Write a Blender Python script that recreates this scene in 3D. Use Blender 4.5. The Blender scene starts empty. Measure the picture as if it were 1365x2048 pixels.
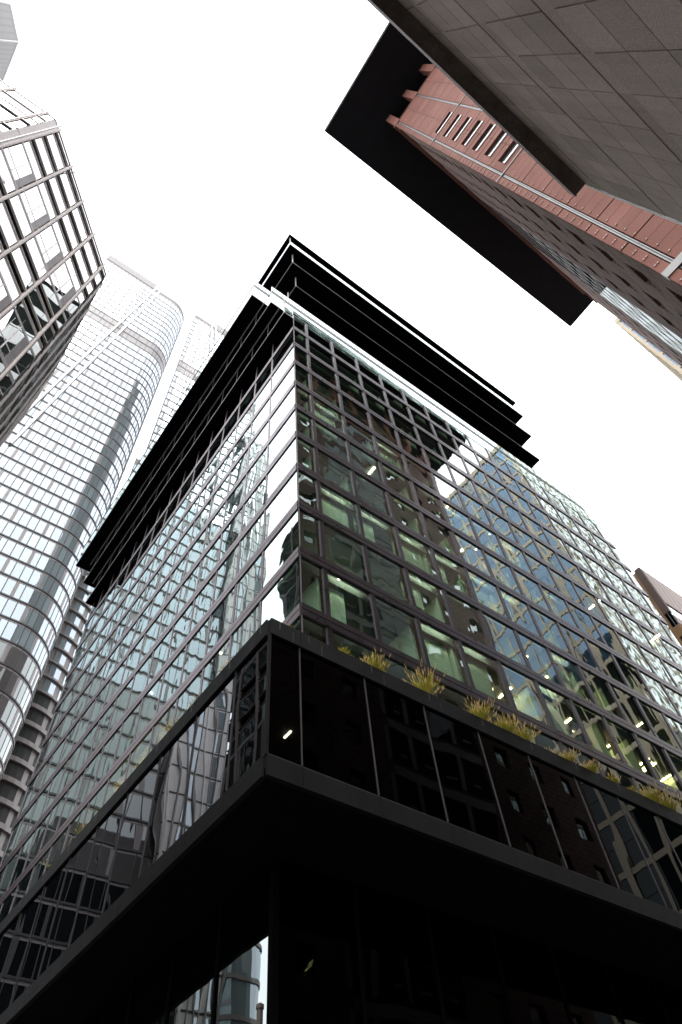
import bpy, math, random
from mathutils import Vector, Matrix
R = math.radians
sc = bpy.context.scene
COL = sc.collection
random.seed(11)

# ------------------------------------------------------------------ camera
YAW, PITCH, ROLL, FPX = R(42.2196), R(55.9582), R(-6.9516), 1332.85
_f = Vector((math.sin(YAW)*math.cos(PITCH), math.cos(YAW)*math.cos(PITCH), math.sin(PITCH)))
_r0 = Vector((math.cos(YAW), -math.sin(YAW), 0)); _u0 = _r0.cross(_f)
_r = _r0*math.cos(ROLL) + _u0*math.sin(ROLL)
_u = -_r0*math.sin(ROLL) + _u0*math.cos(ROLL)
CAM = Vector((0, 0, 1.6))
cd = bpy.data.cameras.new('camera'); cam = bpy.data.objects.new('camera', cd); COL.objects.link(cam)
cam.matrix_world = Matrix(((_r.x, _u.x, -_f.x, CAM.x), (_r.y, _u.y, -_f.y, CAM.y), (_r.z, _u.z, -_f.z, CAM.z), (0, 0, 0, 1)))
cd.sensor_fit = 'VERTICAL'; cd.sensor_height = 36; cd.lens = FPX/2048*36
cd.clip_start = 0.05; cd.clip_end = 3000
sc.camera = cam

def pixel(p):
    d = Vector(p) - CAM; z = d.dot(_f)
    if z <= 0.05: return None
    return (682.5 + FPX*d.dot(_r)/z, 1024 - FPX*d.dot(_u)/z)

# ------------------------------------------------------------------ sky, sun, exposure
SUN_EL, SUN_AZ = R(66), R(215)          # azimuth measured from +Y towards +X
w = bpy.data.worlds.new('World'); sc.world = w; w.use_nodes = True
nt = w.node_tree; nt.nodes.clear()
o = nt.nodes.new('ShaderNodeOutputWorld'); bg = nt.nodes.new('ShaderNodeBackground')
sky = nt.nodes.new('ShaderNodeTexSky'); sky.sky_type = 'NISHITA'; sky.sun_disc = False
sky.sun_elevation = SUN_EL; sky.sun_rotation = SUN_AZ; sky.air_density = 1.0; sky.dust_density = 6.0; sky.ozone_density = 1.0
hs = nt.nodes.new('ShaderNodeHueSaturation'); hs.inputs['Saturation'].default_value = 0.10
mx = nt.nodes.new('ShaderNodeMix'); mx.data_type = 'RGBA'; mx.inputs[0].default_value = 0.85
mx.inputs[7].default_value = (9.0, 9.3, 9.8, 1)     # even overcast cloud layer
nt.links.new(sky.outputs[0], hs.inputs['Color']); nt.links.new(hs.outputs[0], mx.inputs[6])
nt.links.new(mx.outputs[2], bg.inputs[0]); bg.inputs[1].default_value = 0.15
nt.links.new(bg.outputs[0], o.inputs[0])
sl = bpy.data.lights.new('sun', 'SUN'); sl.energy = 0.5; sl.angle = R(25); sl.color = (1, 0.97, 0.92)
so = bpy.data.objects.new('sun', sl); COL.objects.link(so)
sd = Vector((math.sin(SUN_AZ)*math.cos(SUN_EL), math.cos(SUN_AZ)*math.cos(SUN_EL), math.sin(SUN_EL)))
so.rotation_euler = sd.to_track_quat('Z', 'Y').to_euler(); so.location = (0, 0, 400)
vs = sc.view_settings; vs.view_transform = 'Standard'; vs.look = 'None'; vs.gamma = 1; vs.use_curve_mapping = False
vs.exposure = 1.25
sc.cycles.max_bounces = 14; sc.cycles.transparent_max_bounces = 12; sc.cycles.glossy_bounces = 8
sc.cycles.caustics_reflective = False; sc.cycles.caustics_refractive = False
sc.cycles.sample_clamp_indirect = 6.0

# ------------------------------------------------------------------ materials
MATS = {}
def nodes(name):
    m = bpy.data.materials.new(name); m.use_nodes = True; t = m.node_tree; t.nodes.clear()
    out = t.nodes.new('ShaderNodeOutputMaterial'); MATS[name] = m
    return m, t, out
def L(t, a, b): t.links.new(a, b)
def N(t, kind, **kw):
    n = t.nodes.new('ShaderNode'+kind)
    for k, v in kw.items(): setattr(n, k, v)
    return n
def math_(t, op, a, b=None, c=None, clamp=False):
    n = N(t, 'Math', operation=op); n.use_clamp = clamp
    for i, v in enumerate((a, b, c)):
        if v is None: continue
        if isinstance(v, (int, float)): n.inputs[i].default_value = v
        else: L(t, v, n.inputs[i])
    return n.outputs[0]
def mixc(t, f, a, b, mode='MIX'):
    n = N(t, 'Mix', data_type='RGBA', blend_type=mode)
    for s, v in ((0, f), (6, a), (7, b)):
        if isinstance(v, (int, float)): n.inputs[s].default_value = v
        elif isinstance(v, tuple): n.inputs[s].default_value = (*v[:3], 1)
        else: L(t, v, n.inputs[s])
    return n.outputs[2]
def pos(t, scale=(1, 1, 1)):
    g = N(t, 'NewGeometry'); mp = N(t, 'Mapping'); mp.inputs['Scale'].default_value = scale
    L(t, g.outputs['Position'], mp.inputs['Vector']); return mp.outputs[0]
def noise(t, scale, detail=3, vec=None, rough=0.5):
    n = N(t, 'TexNoise'); n.inputs['Scale'].default_value = scale; n.inputs['Detail'].default_value = detail
    n.inputs['Roughness'].default_value = rough
    L(t, vec if vec is not None else pos(t), n.inputs['Vector']); return n.outputs['Fac']
def ramp(t, fac, stops):
    n = N(t, 'ValToRGB'); e = n.color_ramp.elements
    while len(e) < len(stops): e.new(0.5)
    for el, (p, c) in zip(e, stops): el.position = p; el.color = (*c, 1)
    L(t, fac, n.inputs[0]); return n.outputs[0]
def rnd_attr(t):
    a = N(t, 'Attribute'); a.attribute_name = 'rnd'; return a.outputs['Fac']

def solid(name, col, rough=0.6, metal=0.0, var=0.12, nscale=0.7, spec=0.5, streak=0.0, panelvar=0.0, bump=0.0, coat=0.0, fine=None):
    """plain painted / metal / stone surface with soft procedural unevenness"""
    m, t, out = nodes(name); b = N(t, 'BsdfPrincipled')
    c0 = tuple(max(0, x*(1-var)) for x in col); c1 = tuple(min(1, x*(1+var)) for x in col)
    c = ramp(t, noise(t, nscale, 5), [(0.3, c0), (0.7, c1)])
    if streak:
        s = ramp(t, noise(t, 1.0, 4, pos(t, (2.5, 2.5, 0.12))), [(0.35, (1-streak,)*3), (0.65, (1, 1, 1))])
        c = mixc(t, 1.0, c, s, 'MULTIPLY')
    if fine:
        s = ramp(t, noise(t, fine[0], 2), [(0.35, (1-fine[1],)*3), (0.65, (1+fine[1],)*3)])
        c = mixc(t, 1.0, c, s, 'MULTIPLY')
    if panelvar:
        v = math_(t, 'MULTIPLY_ADD', rnd_attr(t), 2*panelvar, 1-panelvar)
        cc = N(t, 'CombineColor'); [L(t, v, cc.inputs[i]) for i in range(3)]
        c = mixc(t, 1.0, c, cc.outputs[0], 'MULTIPLY')
    L(t, c, b.inputs['Base Color'])
    r = math_(t, 'MULTIPLY_ADD', noise(t, nscale*3, 3), 0.2, rough-0.1, clamp=True); L(t, r, b.inputs['Roughness'])
    b.inputs['Metallic'].default_value = metal; b.inputs['Specular IOR Level'].default_value = spec
    b.inputs['Coat Weight'].default_value = coat
    if bump:
        bp = N(t, 'Bump'); bp.inputs['Distance'].default_value = bump; bp.inputs['Strength'].default_value = 0.6
        L(t, noise(t, 60, 3), bp.inputs['Height']); L(t, bp.outputs[0], b.inputs['Normal'])
    L(t, b.outputs[0], out.inputs[0]); return m

def wavy(t, pillow, ripple, freq=0.8, zs=0.45):
    """normal of a slightly bulging, rippled glass pane"""
    uv = N(t, 'UVMap'); sp = N(t, 'SeparateXYZ'); L(t, uv.outputs[0], sp.inputs[0])
    f = []
    for k in (0, 1):
        a = math_(t, 'MULTIPLY_ADD', sp.outputs[k], 2.0, -1.0); a = math_(t, 'MULTIPLY', a, a)
        f.append(math_(t, 'SUBTRACT', 1.0, a))
    bul = math_(t, 'MULTIPLY', f[0], f[1])
    amp = math_(t, 'MULTIPLY_ADD', rnd_attr(t), 1.6*pillow, -0.95*pillow)
    h = math_(t, 'MULTIPLY', bul, amp)
    tilt = math_(t, 'MULTIPLY', math_(t, 'SUBTRACT', math_(t, 'FRACT', math_(t, 'MULTIPLY', rnd_attr(t), 17.3)), 0.5), pillow*1.3)
    h = math_(t, 'ADD', h, math_(t, 'MULTIPLY', sp.outputs[0], tilt))
    n = noise(t, freq, 1.5, pos(t, (1, 1, zs)), 0.35)
    h = math_(t, 'ADD', h, math_(t, 'MULTIPLY', n, ripple))
    bp = N(t, 'Bump'); bp.inputs['Distance'].default_value = 1.0; bp.inputs['Strength'].default_value = 1.0
    L(t, h, bp.inputs['Height']); return bp.outputs[0]

def glass(name, base=0.2, tint=(0.42, 0.5, 0.46), refl=(0.93, 1.0, 0.98), pillow=0.004, ripple=0.01, power=3.0, back=None, freq=0.8, zs=0.45, fmax=0.9):
    """coated facade glass: mirror-like film over tinted transparency (or over an opaque back)"""
    m, t, out = nodes(name)
    nrm = wavy(t, pillow, ripple, freq, zs)
    gl = N(t, 'BsdfGlossy'); gl.inputs['Roughness'].default_value = 0.0; gl.inputs['Color'].default_value = (*refl, 1); L(t, nrm, gl.inputs['Normal'])
    lw = N(t, 'LayerWeight'); lw.inputs['Blend'].default_value = 0.5
    fac = math_(t, 'MULTIPLY_ADD', math_(t, 'POWER', lw.outputs['Facing'], power), fmax-base, base, clamp=True)
    if back is None:
        bk = N(t, 'BsdfTransparent'); bk.inputs[0].default_value = (*tint, 1)
    else:
        bk = N(t, 'BsdfDiffuse')
        v = math_(t, 'MULTIPLY_ADD', rnd_attr(t), 0.5, 0.75); cc = N(t, 'CombineColor'); [L(t, v, cc.inputs[i]) for i in range(3)]
        L(t, mixc(t, 1.0, back, cc.outputs[0], 'MULTIPLY'), bk.inputs[0])
    mix = N(t, 'MixShader'); L(t, fac, mix.inputs[0]); L(t, bk.outputs[0], mix.inputs[1]); L(t, gl.outputs[0], mix.inputs[2])
    L(t, mix.outputs[0], out.inputs[0]); return m

def lamp(name, col, strength):
    m, t, out = nodes(name); e = N(t, 'Emission'); e.inputs[0].default_value = (*col, 1); e.inputs[1].default_value = strength
    L(t, e.outputs[0], out.inputs[0]); return m

G_MAIN = glass('facade_glass', base=0.11, tint=(0.56, 0.67, 0.57), pillow=0.006, ripple=0.011, power=2.4)
G_SIDE = glass('side_glass', base=0.21, pillow=0.006, ripple=0.013, power=2.3, freq=0.6, refl=(0.84, 0.97, 0.95))
G_GHOST = glass('crown_glass', base=0.7, back=(0.6, 0.62, 0.62), refl=(1, 1, 1), pillow=0.0, ripple=0.0, power=1.0, fmax=1.0)  # white back and raised mirroring stand in for sky glare
G_UP = glass('upper_glass', base=0.22, tint=(0.3, 0.36, 0.34), pillow=0.004, ripple=0.008, power=2.3)
G_RAIL = glass('railing_glass', base=0.18, tint=(0.75, 0.82, 0.8), pillow=0.001, ripple=0.002, power=2.2)
G_POD = glass('podium_glass', base=0.015, pillow=0.005, ripple=0.009, power=4.0, tint=(0.05, 0.056, 0.056), refl=(0.9, 0.95, 1), freq=0.45, fmax=0.85)
G_LOBBY = glass('lobby_glass', base=0.2, pillow=0.006, ripple=0.012, power=2.6, tint=(0.05, 0.055, 0.055), freq=0.5)
G_PODS = glass('podium_side_glass', base=0.05, pillow=0.005, ripple=0.009, power=2.3, tint=(0.05, 0.056, 0.056), refl=(0.93, 0.95, 1), freq=0.45, fmax=0.85)
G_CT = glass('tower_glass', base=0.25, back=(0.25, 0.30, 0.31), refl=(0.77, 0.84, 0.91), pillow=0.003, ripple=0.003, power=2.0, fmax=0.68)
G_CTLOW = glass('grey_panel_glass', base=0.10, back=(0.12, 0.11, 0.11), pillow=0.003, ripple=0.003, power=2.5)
G_LBS = glass('office_side_glass', base=0.03, back=(0.055, 0.064, 0.056), pillow=0.003, ripple=0.003, power=4.0, fmax=0.16)  # darkened office glass, standing in for the dark street it mirrors
G_LB = glass('office_glass', base=0.28, back=(0.06, 0.075, 0.07), refl=(1.0, 0.95, 0.95), pillow=0.004, ripple=0.004, power=2.0)
G_BAY = glass('bay_glass', base=0.04, back=(0.02, 0.022, 0.022), pillow=0.004, ripple=0.01, power=6.0, fmax=0.36)
G_RED = glass('granite_window_glass', base=0.35, back=(0.05, 0.06, 0.065), pillow=0.003, ripple=0.003)
G_BLUE = glass('blue_glass', base=0.25, back=(0.05, 0.09, 0.14), refl=(0.36, 0.48, 0.62), pillow=0.003, ripple=0.004)
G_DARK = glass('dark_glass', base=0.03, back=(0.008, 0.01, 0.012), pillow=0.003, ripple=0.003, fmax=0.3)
G_PALE = glass('pale_glass', base=0.55, back=(0.5, 0.58, 0.57), pillow=0.003, ripple=0.004)
G_BT = glass('far_tower_glass', base=0.14, back=(0.10, 0.13, 0.125), pillow=0.003, ripple=0.003)

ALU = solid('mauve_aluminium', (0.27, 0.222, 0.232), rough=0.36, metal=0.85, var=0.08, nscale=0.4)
ALU_F = solid('shaded_mauve_aluminium', (0.125, 0.098, 0.106), rough=0.3, metal=1.0, var=0.08, nscale=0.4)  # same aluminium as ALU, street shade put into the front frame colour
ALU_L = solid('pale_aluminium', (0.42, 0.39, 0.39), rough=0.4, metal=0.3, var=0.06)
GHOSTL = solid('crown_profile', (0.36, 0.345, 0.345), rough=0.5, var=0.03)
FIN = solid('podium_fin_metal', (0.075, 0.068, 0.068), rough=0.45, metal=0.4)
GASKET = solid('black_gasket', (0.02, 0.019, 0.02), rough=0.7)
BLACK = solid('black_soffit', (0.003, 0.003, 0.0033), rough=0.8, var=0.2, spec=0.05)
BLACKTRIM = solid('black_trim', (0.0095, 0.0088, 0.0084), rough=0.55, var=0.2, spec=0.14, streak=0.3)
BACK = solid('dark_interior', (0.05, 0.052, 0.05), rough=0.9)
CEIL = solid('ceiling_tile', (0.20, 0.215, 0.20), rough=0.9)
PART = solid('office_partition', (0.60, 0.70, 0.55), rough=0.8, nscale=0.3, var=0.2)
CORE = solid('core_wall', (0.07, 0.058, 0.045), rough=0.9, nscale=0.2, var=0.5)
LITE = lamp('tube_light', (1.0, 0.87, 0.62), 14.0)
FILL = lamp('blind_fill_light', (0.93, 1.0, 0.80), 22.0)  # added fill light for the blinds, not a visible fitting
AMBER = lamp('amber_light', (1.0, 0.55, 0.16), 38.0)
WARM = lamp('warm_tube', (1.0, 0.78, 0.38), 14.0)
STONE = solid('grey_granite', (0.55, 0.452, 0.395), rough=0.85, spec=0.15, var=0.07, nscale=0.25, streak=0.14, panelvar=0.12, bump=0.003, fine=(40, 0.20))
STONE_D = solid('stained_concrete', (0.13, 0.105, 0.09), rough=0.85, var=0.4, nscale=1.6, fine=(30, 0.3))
WHITE = solid('white_metal', (0.82, 0.80, 0.78), rough=0.5, var=0.03)
PINK = solid('red_granite', (0.235, 0.104, 0.080), rough=0.75, spec=0.06, var=0.09, nscale=0.4, panelvar=0.07, fine=(25, 0.14))
BOLT = solid('steel_bolt', (0.34, 0.25, 0.21), rough=0.5)
GREYRAIL = solid('grey_rail', (0.17, 0.16, 0.155), rough=0.45, metal=0.3)
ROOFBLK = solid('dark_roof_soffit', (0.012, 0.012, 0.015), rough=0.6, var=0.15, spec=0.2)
BEIGE = solid('beige_aluminium', (0.74, 0.68, 0.63), rough=0.5, var=0.06, metal=0.1)
BEIGE_P = solid('pinkish_beige', (0.56, 0.51, 0.49), rough=0.5, var=0.06)
GREYFR = solid('grey_frame', (0.30, 0.285, 0.285), rough=0.45, metal=0.2)
SLOT = solid('black_slot', (0.018, 0.019, 0.016), rough=0.6, spec=0.3)
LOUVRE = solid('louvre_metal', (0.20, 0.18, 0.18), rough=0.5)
DARKLINE = solid('dark_band', (0.045, 0.043, 0.045), rough=0.5)
CREAM = solid('cream_stone', (0.56, 0.47, 0.34), rough=0.8, var=0.06)
ORANGE = solid('orange_sandstone', (0.42, 0.25, 0.13), rough=0.85, var=0.12)
PINKRIB = solid('ribbed_pink_stone', (0.42, 0.29, 0.25), rough=0.85, var=0.08)
BROWN = solid('brown_metal', (0.14, 0.085, 0.065), rough=0.6)
CTFR = solid('tower_frame', (0.25, 0.222, 0.215), rough=0.5, var=0.06, metal=0.1)
MULL = solid('tower_mullion', (0.075, 0.068, 0.068), rough=0.5, var=0.05)
CTCR = solid('tower_crown', (0.27, 0.25, 0.245), rough=0.7, var=0.06)
CONC = solid('pale_concrete', (0.40, 0.38, 0.37), rough=0.8, var=0.1, streak=0.12)
SILV = None

def striped(name, ca, cb, period, duty, axis=2, rough=0.5, metal=0.0):
    m, t, out = nodes(name); b = N(t, 'BsdfPrincipled'); sp = N(t, 'SeparateXYZ'); L(t, pos(t), sp.inputs[0])
    f = math_(t, 'FRACT', math_(t, 'DIVIDE', sp.outputs[axis], period))
    f = math_(t, 'LESS_THAN', f, duty)
    c = mixc(t, f, ca, cb)
    c = mixc(t, 1.0, c, ramp(t, noise(t, 0.15, 4), [(0.3, (0.85,)*3), (0.7, (1.05,)*3)]), 'MULTIPLY')
    L(t, c, b.inputs['Base Color']); b.inputs['Roughness'].default_value = rough; b.inputs['Metallic'].default_value = metal
    L(t, b.outputs[0], out.inputs[0]); return m
SILV = striped('silver_cladding', (0.165, 0.150, 0.142), (0.135, 0.122, 0.116), 0.9, 0.35, axis=1)

def brick(name, ca, cb, mortar):
    m, t, out = nodes(name); b = N(t, 'BsdfPrincipled')
    mp = N(t, 'Mapping'); g = N(t, 'NewGeometry'); L(t, g.outputs['Position'], mp.inputs[0]); mp.inputs['Rotation'].default_value = (R(90), 0, 0)
    br = N(t, 'TexBrick'); L(t, mp.outputs[0], br.inputs['Vector']); br.inputs['Scale'].default_value = 1.0
    br.inputs['Color1'].default_value = (*ca, 1); br.inputs['Color2'].default_value = (*cb, 1); br.inputs['Mortar'].default_value = (*mortar, 1)
    br.inputs['Brick Width'].default_value = 1.1; br.inputs['Row Height'].default_value = 0.52; br.inputs['Mortar Size'].default_value = 0.03
    c = mixc(t, 1.0, br.outputs['Color'], ramp(t, noise(t, 0.5, 5), [(0.3, (0.75,)*3), (0.7, (1.1,)*3)]), 'MULTIPLY')
    L(t, c, b.inputs['Base Color']); b.inputs['Roughness'].default_value = 0.85; b.inputs['Specular IOR Level'].default_value = 0.08
    bp = N(t, 'Bump'); bp.inputs['Distance'].default_value = 0.03; L(t, br.outputs['Fac'], bp.inputs['Height']); bp.invert = True; L(t, bp.outputs[0], b.inputs['Normal'])
    L(t, b.outputs[0], out.inputs[0]); return m
BRICK = brick('brown_granite_blocks', (0.235, 0.150, 0.124), (0.185, 0.118, 0.098), (0.36, 0.28, 0.245))

def leaf(name, ca, cb):
    m, t, out = nodes(name); d = N(t, 'BsdfPrincipled')
    c = mixc(t, rnd_attr(t), ca, cb); L(t, c, d.inputs['Base Color']); d.inputs['Roughness'].default_value = 0.7
    tr = N(t, 'BsdfTranslucent'); L(t, c, tr.inputs[0]); mix = N(t, 'MixShader'); mix.inputs[0].default_value = 0.35
    L(t, d.outputs[0], mix.inputs[1]); L(t, tr.outputs[0], mix.inputs[2]); L(t, mix.outputs[0], out.inputs[0]); return m
GRASS = leaf('grass_blade', (0.16, 0.22, 0.03), (0.58, 0.46, 0.06))
PLUME = leaf('grass_plume', (0.66, 0.42, 0.13), (0.74, 0.58, 0.26))
ASPH = solid('asphalt', (0.05, 0.05, 0.052), rough=0.9, fine=(40, 0.3))
PAVE = solid('paving_stone', (0.26, 0.25, 0.24), rough=0.85, fine=(8, 0.1))

# ------------------------------------------------------------------ mesh builder
class MB:
    def __init__(s): s.v = []; s.f = []; s.m = []; s.r = []; s.uv = []; s.mats = []
    def mi(s, m):
        if m not in s.mats: s.mats.append(m)
        return s.mats.index(m)
    def quad(s, pts, m, r=None):
        i = len(s.v); s.v += [tuple(p) for p in pts]; n = len(pts); s.f.append(tuple(range(i, i+n)))
        s.m.append(s.mi(m)); s.r.append(random.random() if r is None else r)
        s.uv += [(0, 0), (1, 0), (1, 1), (0, 1)] if n == 4 else [(0.5, 0.5)]*n
    def hexa(s, c, m, r=None):
        """c: 8 corners, 0-3 bottom ring ccw seen from above, 4-7 top ring"""
        r = random.random() if r is None else r
        for q in ((3, 2, 1, 0), (4, 5, 6, 7), (0, 1, 5, 4), (1, 2, 6, 5), (2, 3, 7, 6), (3, 0, 4, 7)):
            s.quad([c[k] for k in q], m, r)
    def box(s, x0, x1, y0, y1, z0, z1, m, r=None):
        s.hexa([(x0, y0, z0), (x1, y0, z0), (x1, y1, z0), (x0, y1, z0), (x0, y0, z1), (x1, y0, z1), (x1, y1, z1), (x0, y1, z1)], m, r)
    def prism(s, poly, z0, z1, m, mtop=None, mbot=None):
        n = len(poly)
        s.quad([(x, y, z1) for x, y in poly], mtop or m); s.quad([(x, y, z0) for x, y in reversed(poly)], mbot or m)
        for i in range(n):
            a, b = poly[i], poly[(i+1) % n]
            s.quad([(*a, z0), (*b, z0), (*b, z1), (*a, z1)], m)
    def tube(s, p0, p1, r0, r1, m, n=10):
        p0, p1 = Vector(p0), Vector(p1); ax = (p1-p0).normalized()
        e = Vector((1, 0, 0)) if abs(ax.x) < 0.9 else Vector((0, 1, 0)); a = ax.cross(e).normalized(); b = ax.cross(a)
        ring = lambda p, r: [p + (a*math.cos(2*math.pi*k/n) + b*math.sin(2*math.pi*k/n))*r for k in range(n)]
        A, B = ring(p0, r0), ring(p1, r1)
        for k in range(n): s.quad([A[k], A[(k+1) % n], B[(k+1) % n], B[k]], m)
        s.quad(list(reversed(A)), m); s.quad(B, m)
    def build(s, name, parent=None, **tags):
        me = bpy.data.meshes.new(name); me.from_pydata(s.v, [], s.f)
        for m in s.mats: me.materials.append(m)
        me.polygons.foreach_set('material_index', s.m)
        a = me.attributes.new('rnd', 'FLOAT', 'FACE'); a.data.foreach_set('value', s.r)
        u = me.uv_layers.new(name='UVMap'); u.data.foreach_set('uv', [c for q in s.uv for c in q])
        me.update(); ob = bpy.data.objects.new(name, me); COL.objects.link(ob)
        if parent is not None:
            ob.parent = parent
            ob.matrix_parent_inverse = Matrix.Translation(-Vector(parent.location)) if parent.type == 'EMPTY' else Matrix.Identity(4)
        for k, v in tags.items(): ob[k] = v
        return ob
def thing(name, label, cat, loc, group=None):
    e = bpy.data.objects.new(name, None); e.location = loc; e.empty_display_size = 0.5; COL.objects.link(e)
    e['label'] = label; e['category'] = cat
    if group: e['group'] = group
    return e

class F:
    """a facade plane: origin o, horizontal u, outward n"""
    def __init__(s, o, u, n): s.o = Vector(o); s.u = Vector(u).normalized(); s.n = Vector(n).normalized()
    def p(s, a, z, d=0.0):
        q = s.o + s.u*a + s.n*d; return (q.x, q.y, z)
    def box(s, mb, a0, a1, z0, z1, d0, d1, m, r=None):
        # order the ring so that it is ccw from above
        P = [s.p(a0, 0, d1), s.p(a1, 0, d1), s.p(a1, 0, d0), s.p(a0, 0, d0)]
        ar = sum(P[i][0]*P[(i+1) % 4][1]-P[(i+1) % 4][0]*P[i][1] for i in range(4))
        if ar < 0: P = P[::-1]
        mb.hexa([(x, y, z0) for x, y, _ in P] + [(x, y, z1) for x, y, _ in P], m, r)
    def pane(s, a0, a1, z0, z1, d=0.0):
        q = [s.p(a0, z0, d), s.p(a1, z0, d), s.p(a1, z1, d), s.p(a0, z1, d)]
        nn = (Vector(q[1])-Vector(q[0])).cross(Vector(q[3])-Vector(q[0]))
        if nn.dot(s.n) < 0: q = [q[1], q[0], q[3], q[2]]
        return q

def shown(q):
    """size in the picture of a pane; 0 when it faces away or lies outside the frame"""
    c = sum((Vector(p) for p in q), Vector())/4
    nn = (Vector(q[1])-Vector(q[0])).cross(Vector(q[3])-Vector(q[0]))
    if nn.dot(CAM-c) <= 0: return 0
    P = [pixel(p) for p in q]
    if None in P: return 0
    if not any(-20 < x < 1385 and -20 < y < 2068 for x, y in P): return 0
    return abs(sum(P[i][0]*P[(i+1) % 4][1]-P[(i+1) % 4][0]*P[i][1] for i in range(4)))/2
def windows(parent, panes, limit=100, name='window', rest='window_field'):
    """panes: (quad, material). The ones showing largest become parts, the rest one part"""
    P = sorted(panes, key=lambda x: -shown(x[0]))
    big, small = P[:limit], P[limit:]
    for q, m in big:
        mb = MB(); mb.quad(q, m); mb.build(name, parent)
    if small:
        mb = MB()
        for q, m in small: mb.quad(q, m)
        mb.build(rest, parent, kind='stuff')

# ------------------------------------------------------------------ ground
mb = MB(); mb.quad([(-900, -900, 0), (900, -900, 0), (900, 900, 0), (-900, 900, 0)], ASPH); mb.build('road', kind='structure')
mb = MB(); mb.box(8.3, 80, 4.2, 70, -0.05, 0.14, PAVE); mb.box(-30, -2.8, 13, 60, -0.05, 0.14, PAVE); mb.box(-40, 75, -3.0, 2.2, -0.05, 0.14, PAVE)
mb.build('pavement', kind='structure')

# ------------------------------------------------------------------ the office tower
FH = 4.13
Z0 = 19.12                         # floor line hidden behind the podium parapet
X0, Y0, WX, DY = 11.37, 15.84, 44.3, 42.8
tower = thing('office_tower', 'glass office tower on a black podium, with black stepped soffits below its upper floors', 'tower', (X0+WX/2, Y0+DY/2, 0))
panes = []

def level_boxes():
    # x0, y0, z of each shifted floor
    return [(10.54, 16.09, 63.9), (9.60, 17.08, 68.03), (8.20, 18.65, 72.16), (11.2, 20.2, 76.35), (13.2, 19.35, 80.9),
            (13.56, 18.15, 85.6), (12.24, 16.85, 89.7), (11.27, 15.95, 93.9), (11.0, 15.62, 98.0)]

def faces(x0, y0, wx, dy):
    return {'front': F((x0, y0, 0), (1, 0, 0), (0, -1, 0)), 'side': F((x0, y0, 0), (0, 1, 0), (-1, 0, 0)),
            'end': F((x0+wx, y0, 0), (0, 1, 0), (1, 0, 0)), 'rear': F((x0, y0+dy, 0), (1, 0, 0), (0, 1, 0))}
MX = [1.48+2.953*k for k in range(15)]
MY = [3.43+2.81*k for k in range(15)]
MY = [m for m in MY if m < DY-0.5]

# main shaft: bands, mullions, panes
fs = faces(X0, Y0, WX, DY)
for side, wid, mul, gm in (('front', WX, MX, G_MAIN), ('side', DY, MY, G_SIDE)):
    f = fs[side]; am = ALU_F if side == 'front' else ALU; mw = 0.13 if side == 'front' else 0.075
    for k in range(0, 11):
        zc = Z0+FH*k
        mb = MB()
        for lo, hi in ((-0.37, -0.03), (0.03, 0.37)):
            f.box(mb, 0.0 if side == 'front' else 0.06, wid, zc+lo, zc+hi, -0.02, 0.07 if side == 'front' else 0.05, am)
        f.box(mb, 0.02, wid, zc-0.40, zc+0.40, -0.12, 0.03, GASKET)
        mb.build('transom', tower)
    edges = [0.05]+mul+[wid-0.05]
    for i, a in enumerate(mul):
        mb = MB(); f.box(mb, a-mw, a-0.012, Z0-1.0, 64.0, -0.03, 0.045 if side == 'front' else 0.02, am); f.box(mb, a+0.012, a+mw, Z0-1.0, 64.0, -0.03, 0.045 if side == 'front' else 0.02, am)
        f.box(mb, a-mw-0.02, a+mw+0.02, Z0-1.0, 64.0, -0.10, 0.015 if side == 'front' else 0.0, GASKET)
        f.box(mb, a-mw*0.7, a+mw*0.7, Z0-1.0, 64.0, -0.35, -0.10, am)
        mb.build('mullion', tower)
    for k in range(0, 11):
        z0, z1 = Z0+FH*k+0.40, Z0+FH*(k+1)-0.40
        if k == 10: z1 = 63.85
        for a0, a1 in zip(edges[:-1], edges[1:]):
            s0 = mw+0.02 if a0 > 0.1 else 0.02; s1 = mw+0.02 if a1 < wid-0.1 else 0.02
            panes.append((f.pane(a0+s0, a1-s1, z0, z1, -0.02), gm))
    mb = MB(); f.box(mb, -0.0, 0.06, Z0-1, 63.9, -0.06, 0.03 if side == 'front' else 0.0, ALU); mb.build('corner_profile', tower)
# blank rear and end walls of the shaft
mb = MB(); mb.box(X0+WX-0.4, X0+WX, Y0+0.2, Y0+DY, 0, 63.9, ALU_L); mb.box(X0, X0+WX-0.4, Y0+DY-0.4, Y0+DY, 0, 63.9, ALU); mb.build('rear_wall', tower)
# floor slabs with ceilings, core, partitions, blinds and lamps
lights = []; BLINDS = []
for k in range(0, 12):
    zc = Z0+FH*k
    mb = MB()
    mb.box(X0+0.5, X0+WX-0.5, Y0+0.5, Y0+DY-0.5, zc-0.42, zc+0.12, CEIL); mb.build('floor_slab', tower)
    if k == 0: continue
    zc -= 0.43
    rr = random.Random(100+k)
    for i in range(16):
        if rr.random() < 0.55:
            lx = X0+1.2+rr.random()*(WX-3); ly = Y0+1.2+rr.random()*4.0
            lights.append((lx, ly, zc, (0.10, 1.1), LITE, k))
    for i in range(9):
        if rr.random() < 0.5:
            ly = Y0+2+rr.random()*(DY-6); lx = X0+1.5+rr.random()*4
            lights.append((lx, ly, zc, (1.1, 0.10), LITE, k))
for k in range(1, 7):      # added fill strips, hidden behind the transoms, to brighten the pale blinds
    rr = random.Random(900+k)
    for i in range(9):
        if rr.random() < ((0.5 if i < 6 else 0.25) if k < 4 else 0.14): lights.append((X0+1.75+2.953*i+0.3, Y0+0.14, Z0+FH*(k+1)+0.12, (1.9, 0.045), FILL, 60+k)); BLINDS.append((k, i, rr.random()))
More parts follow.
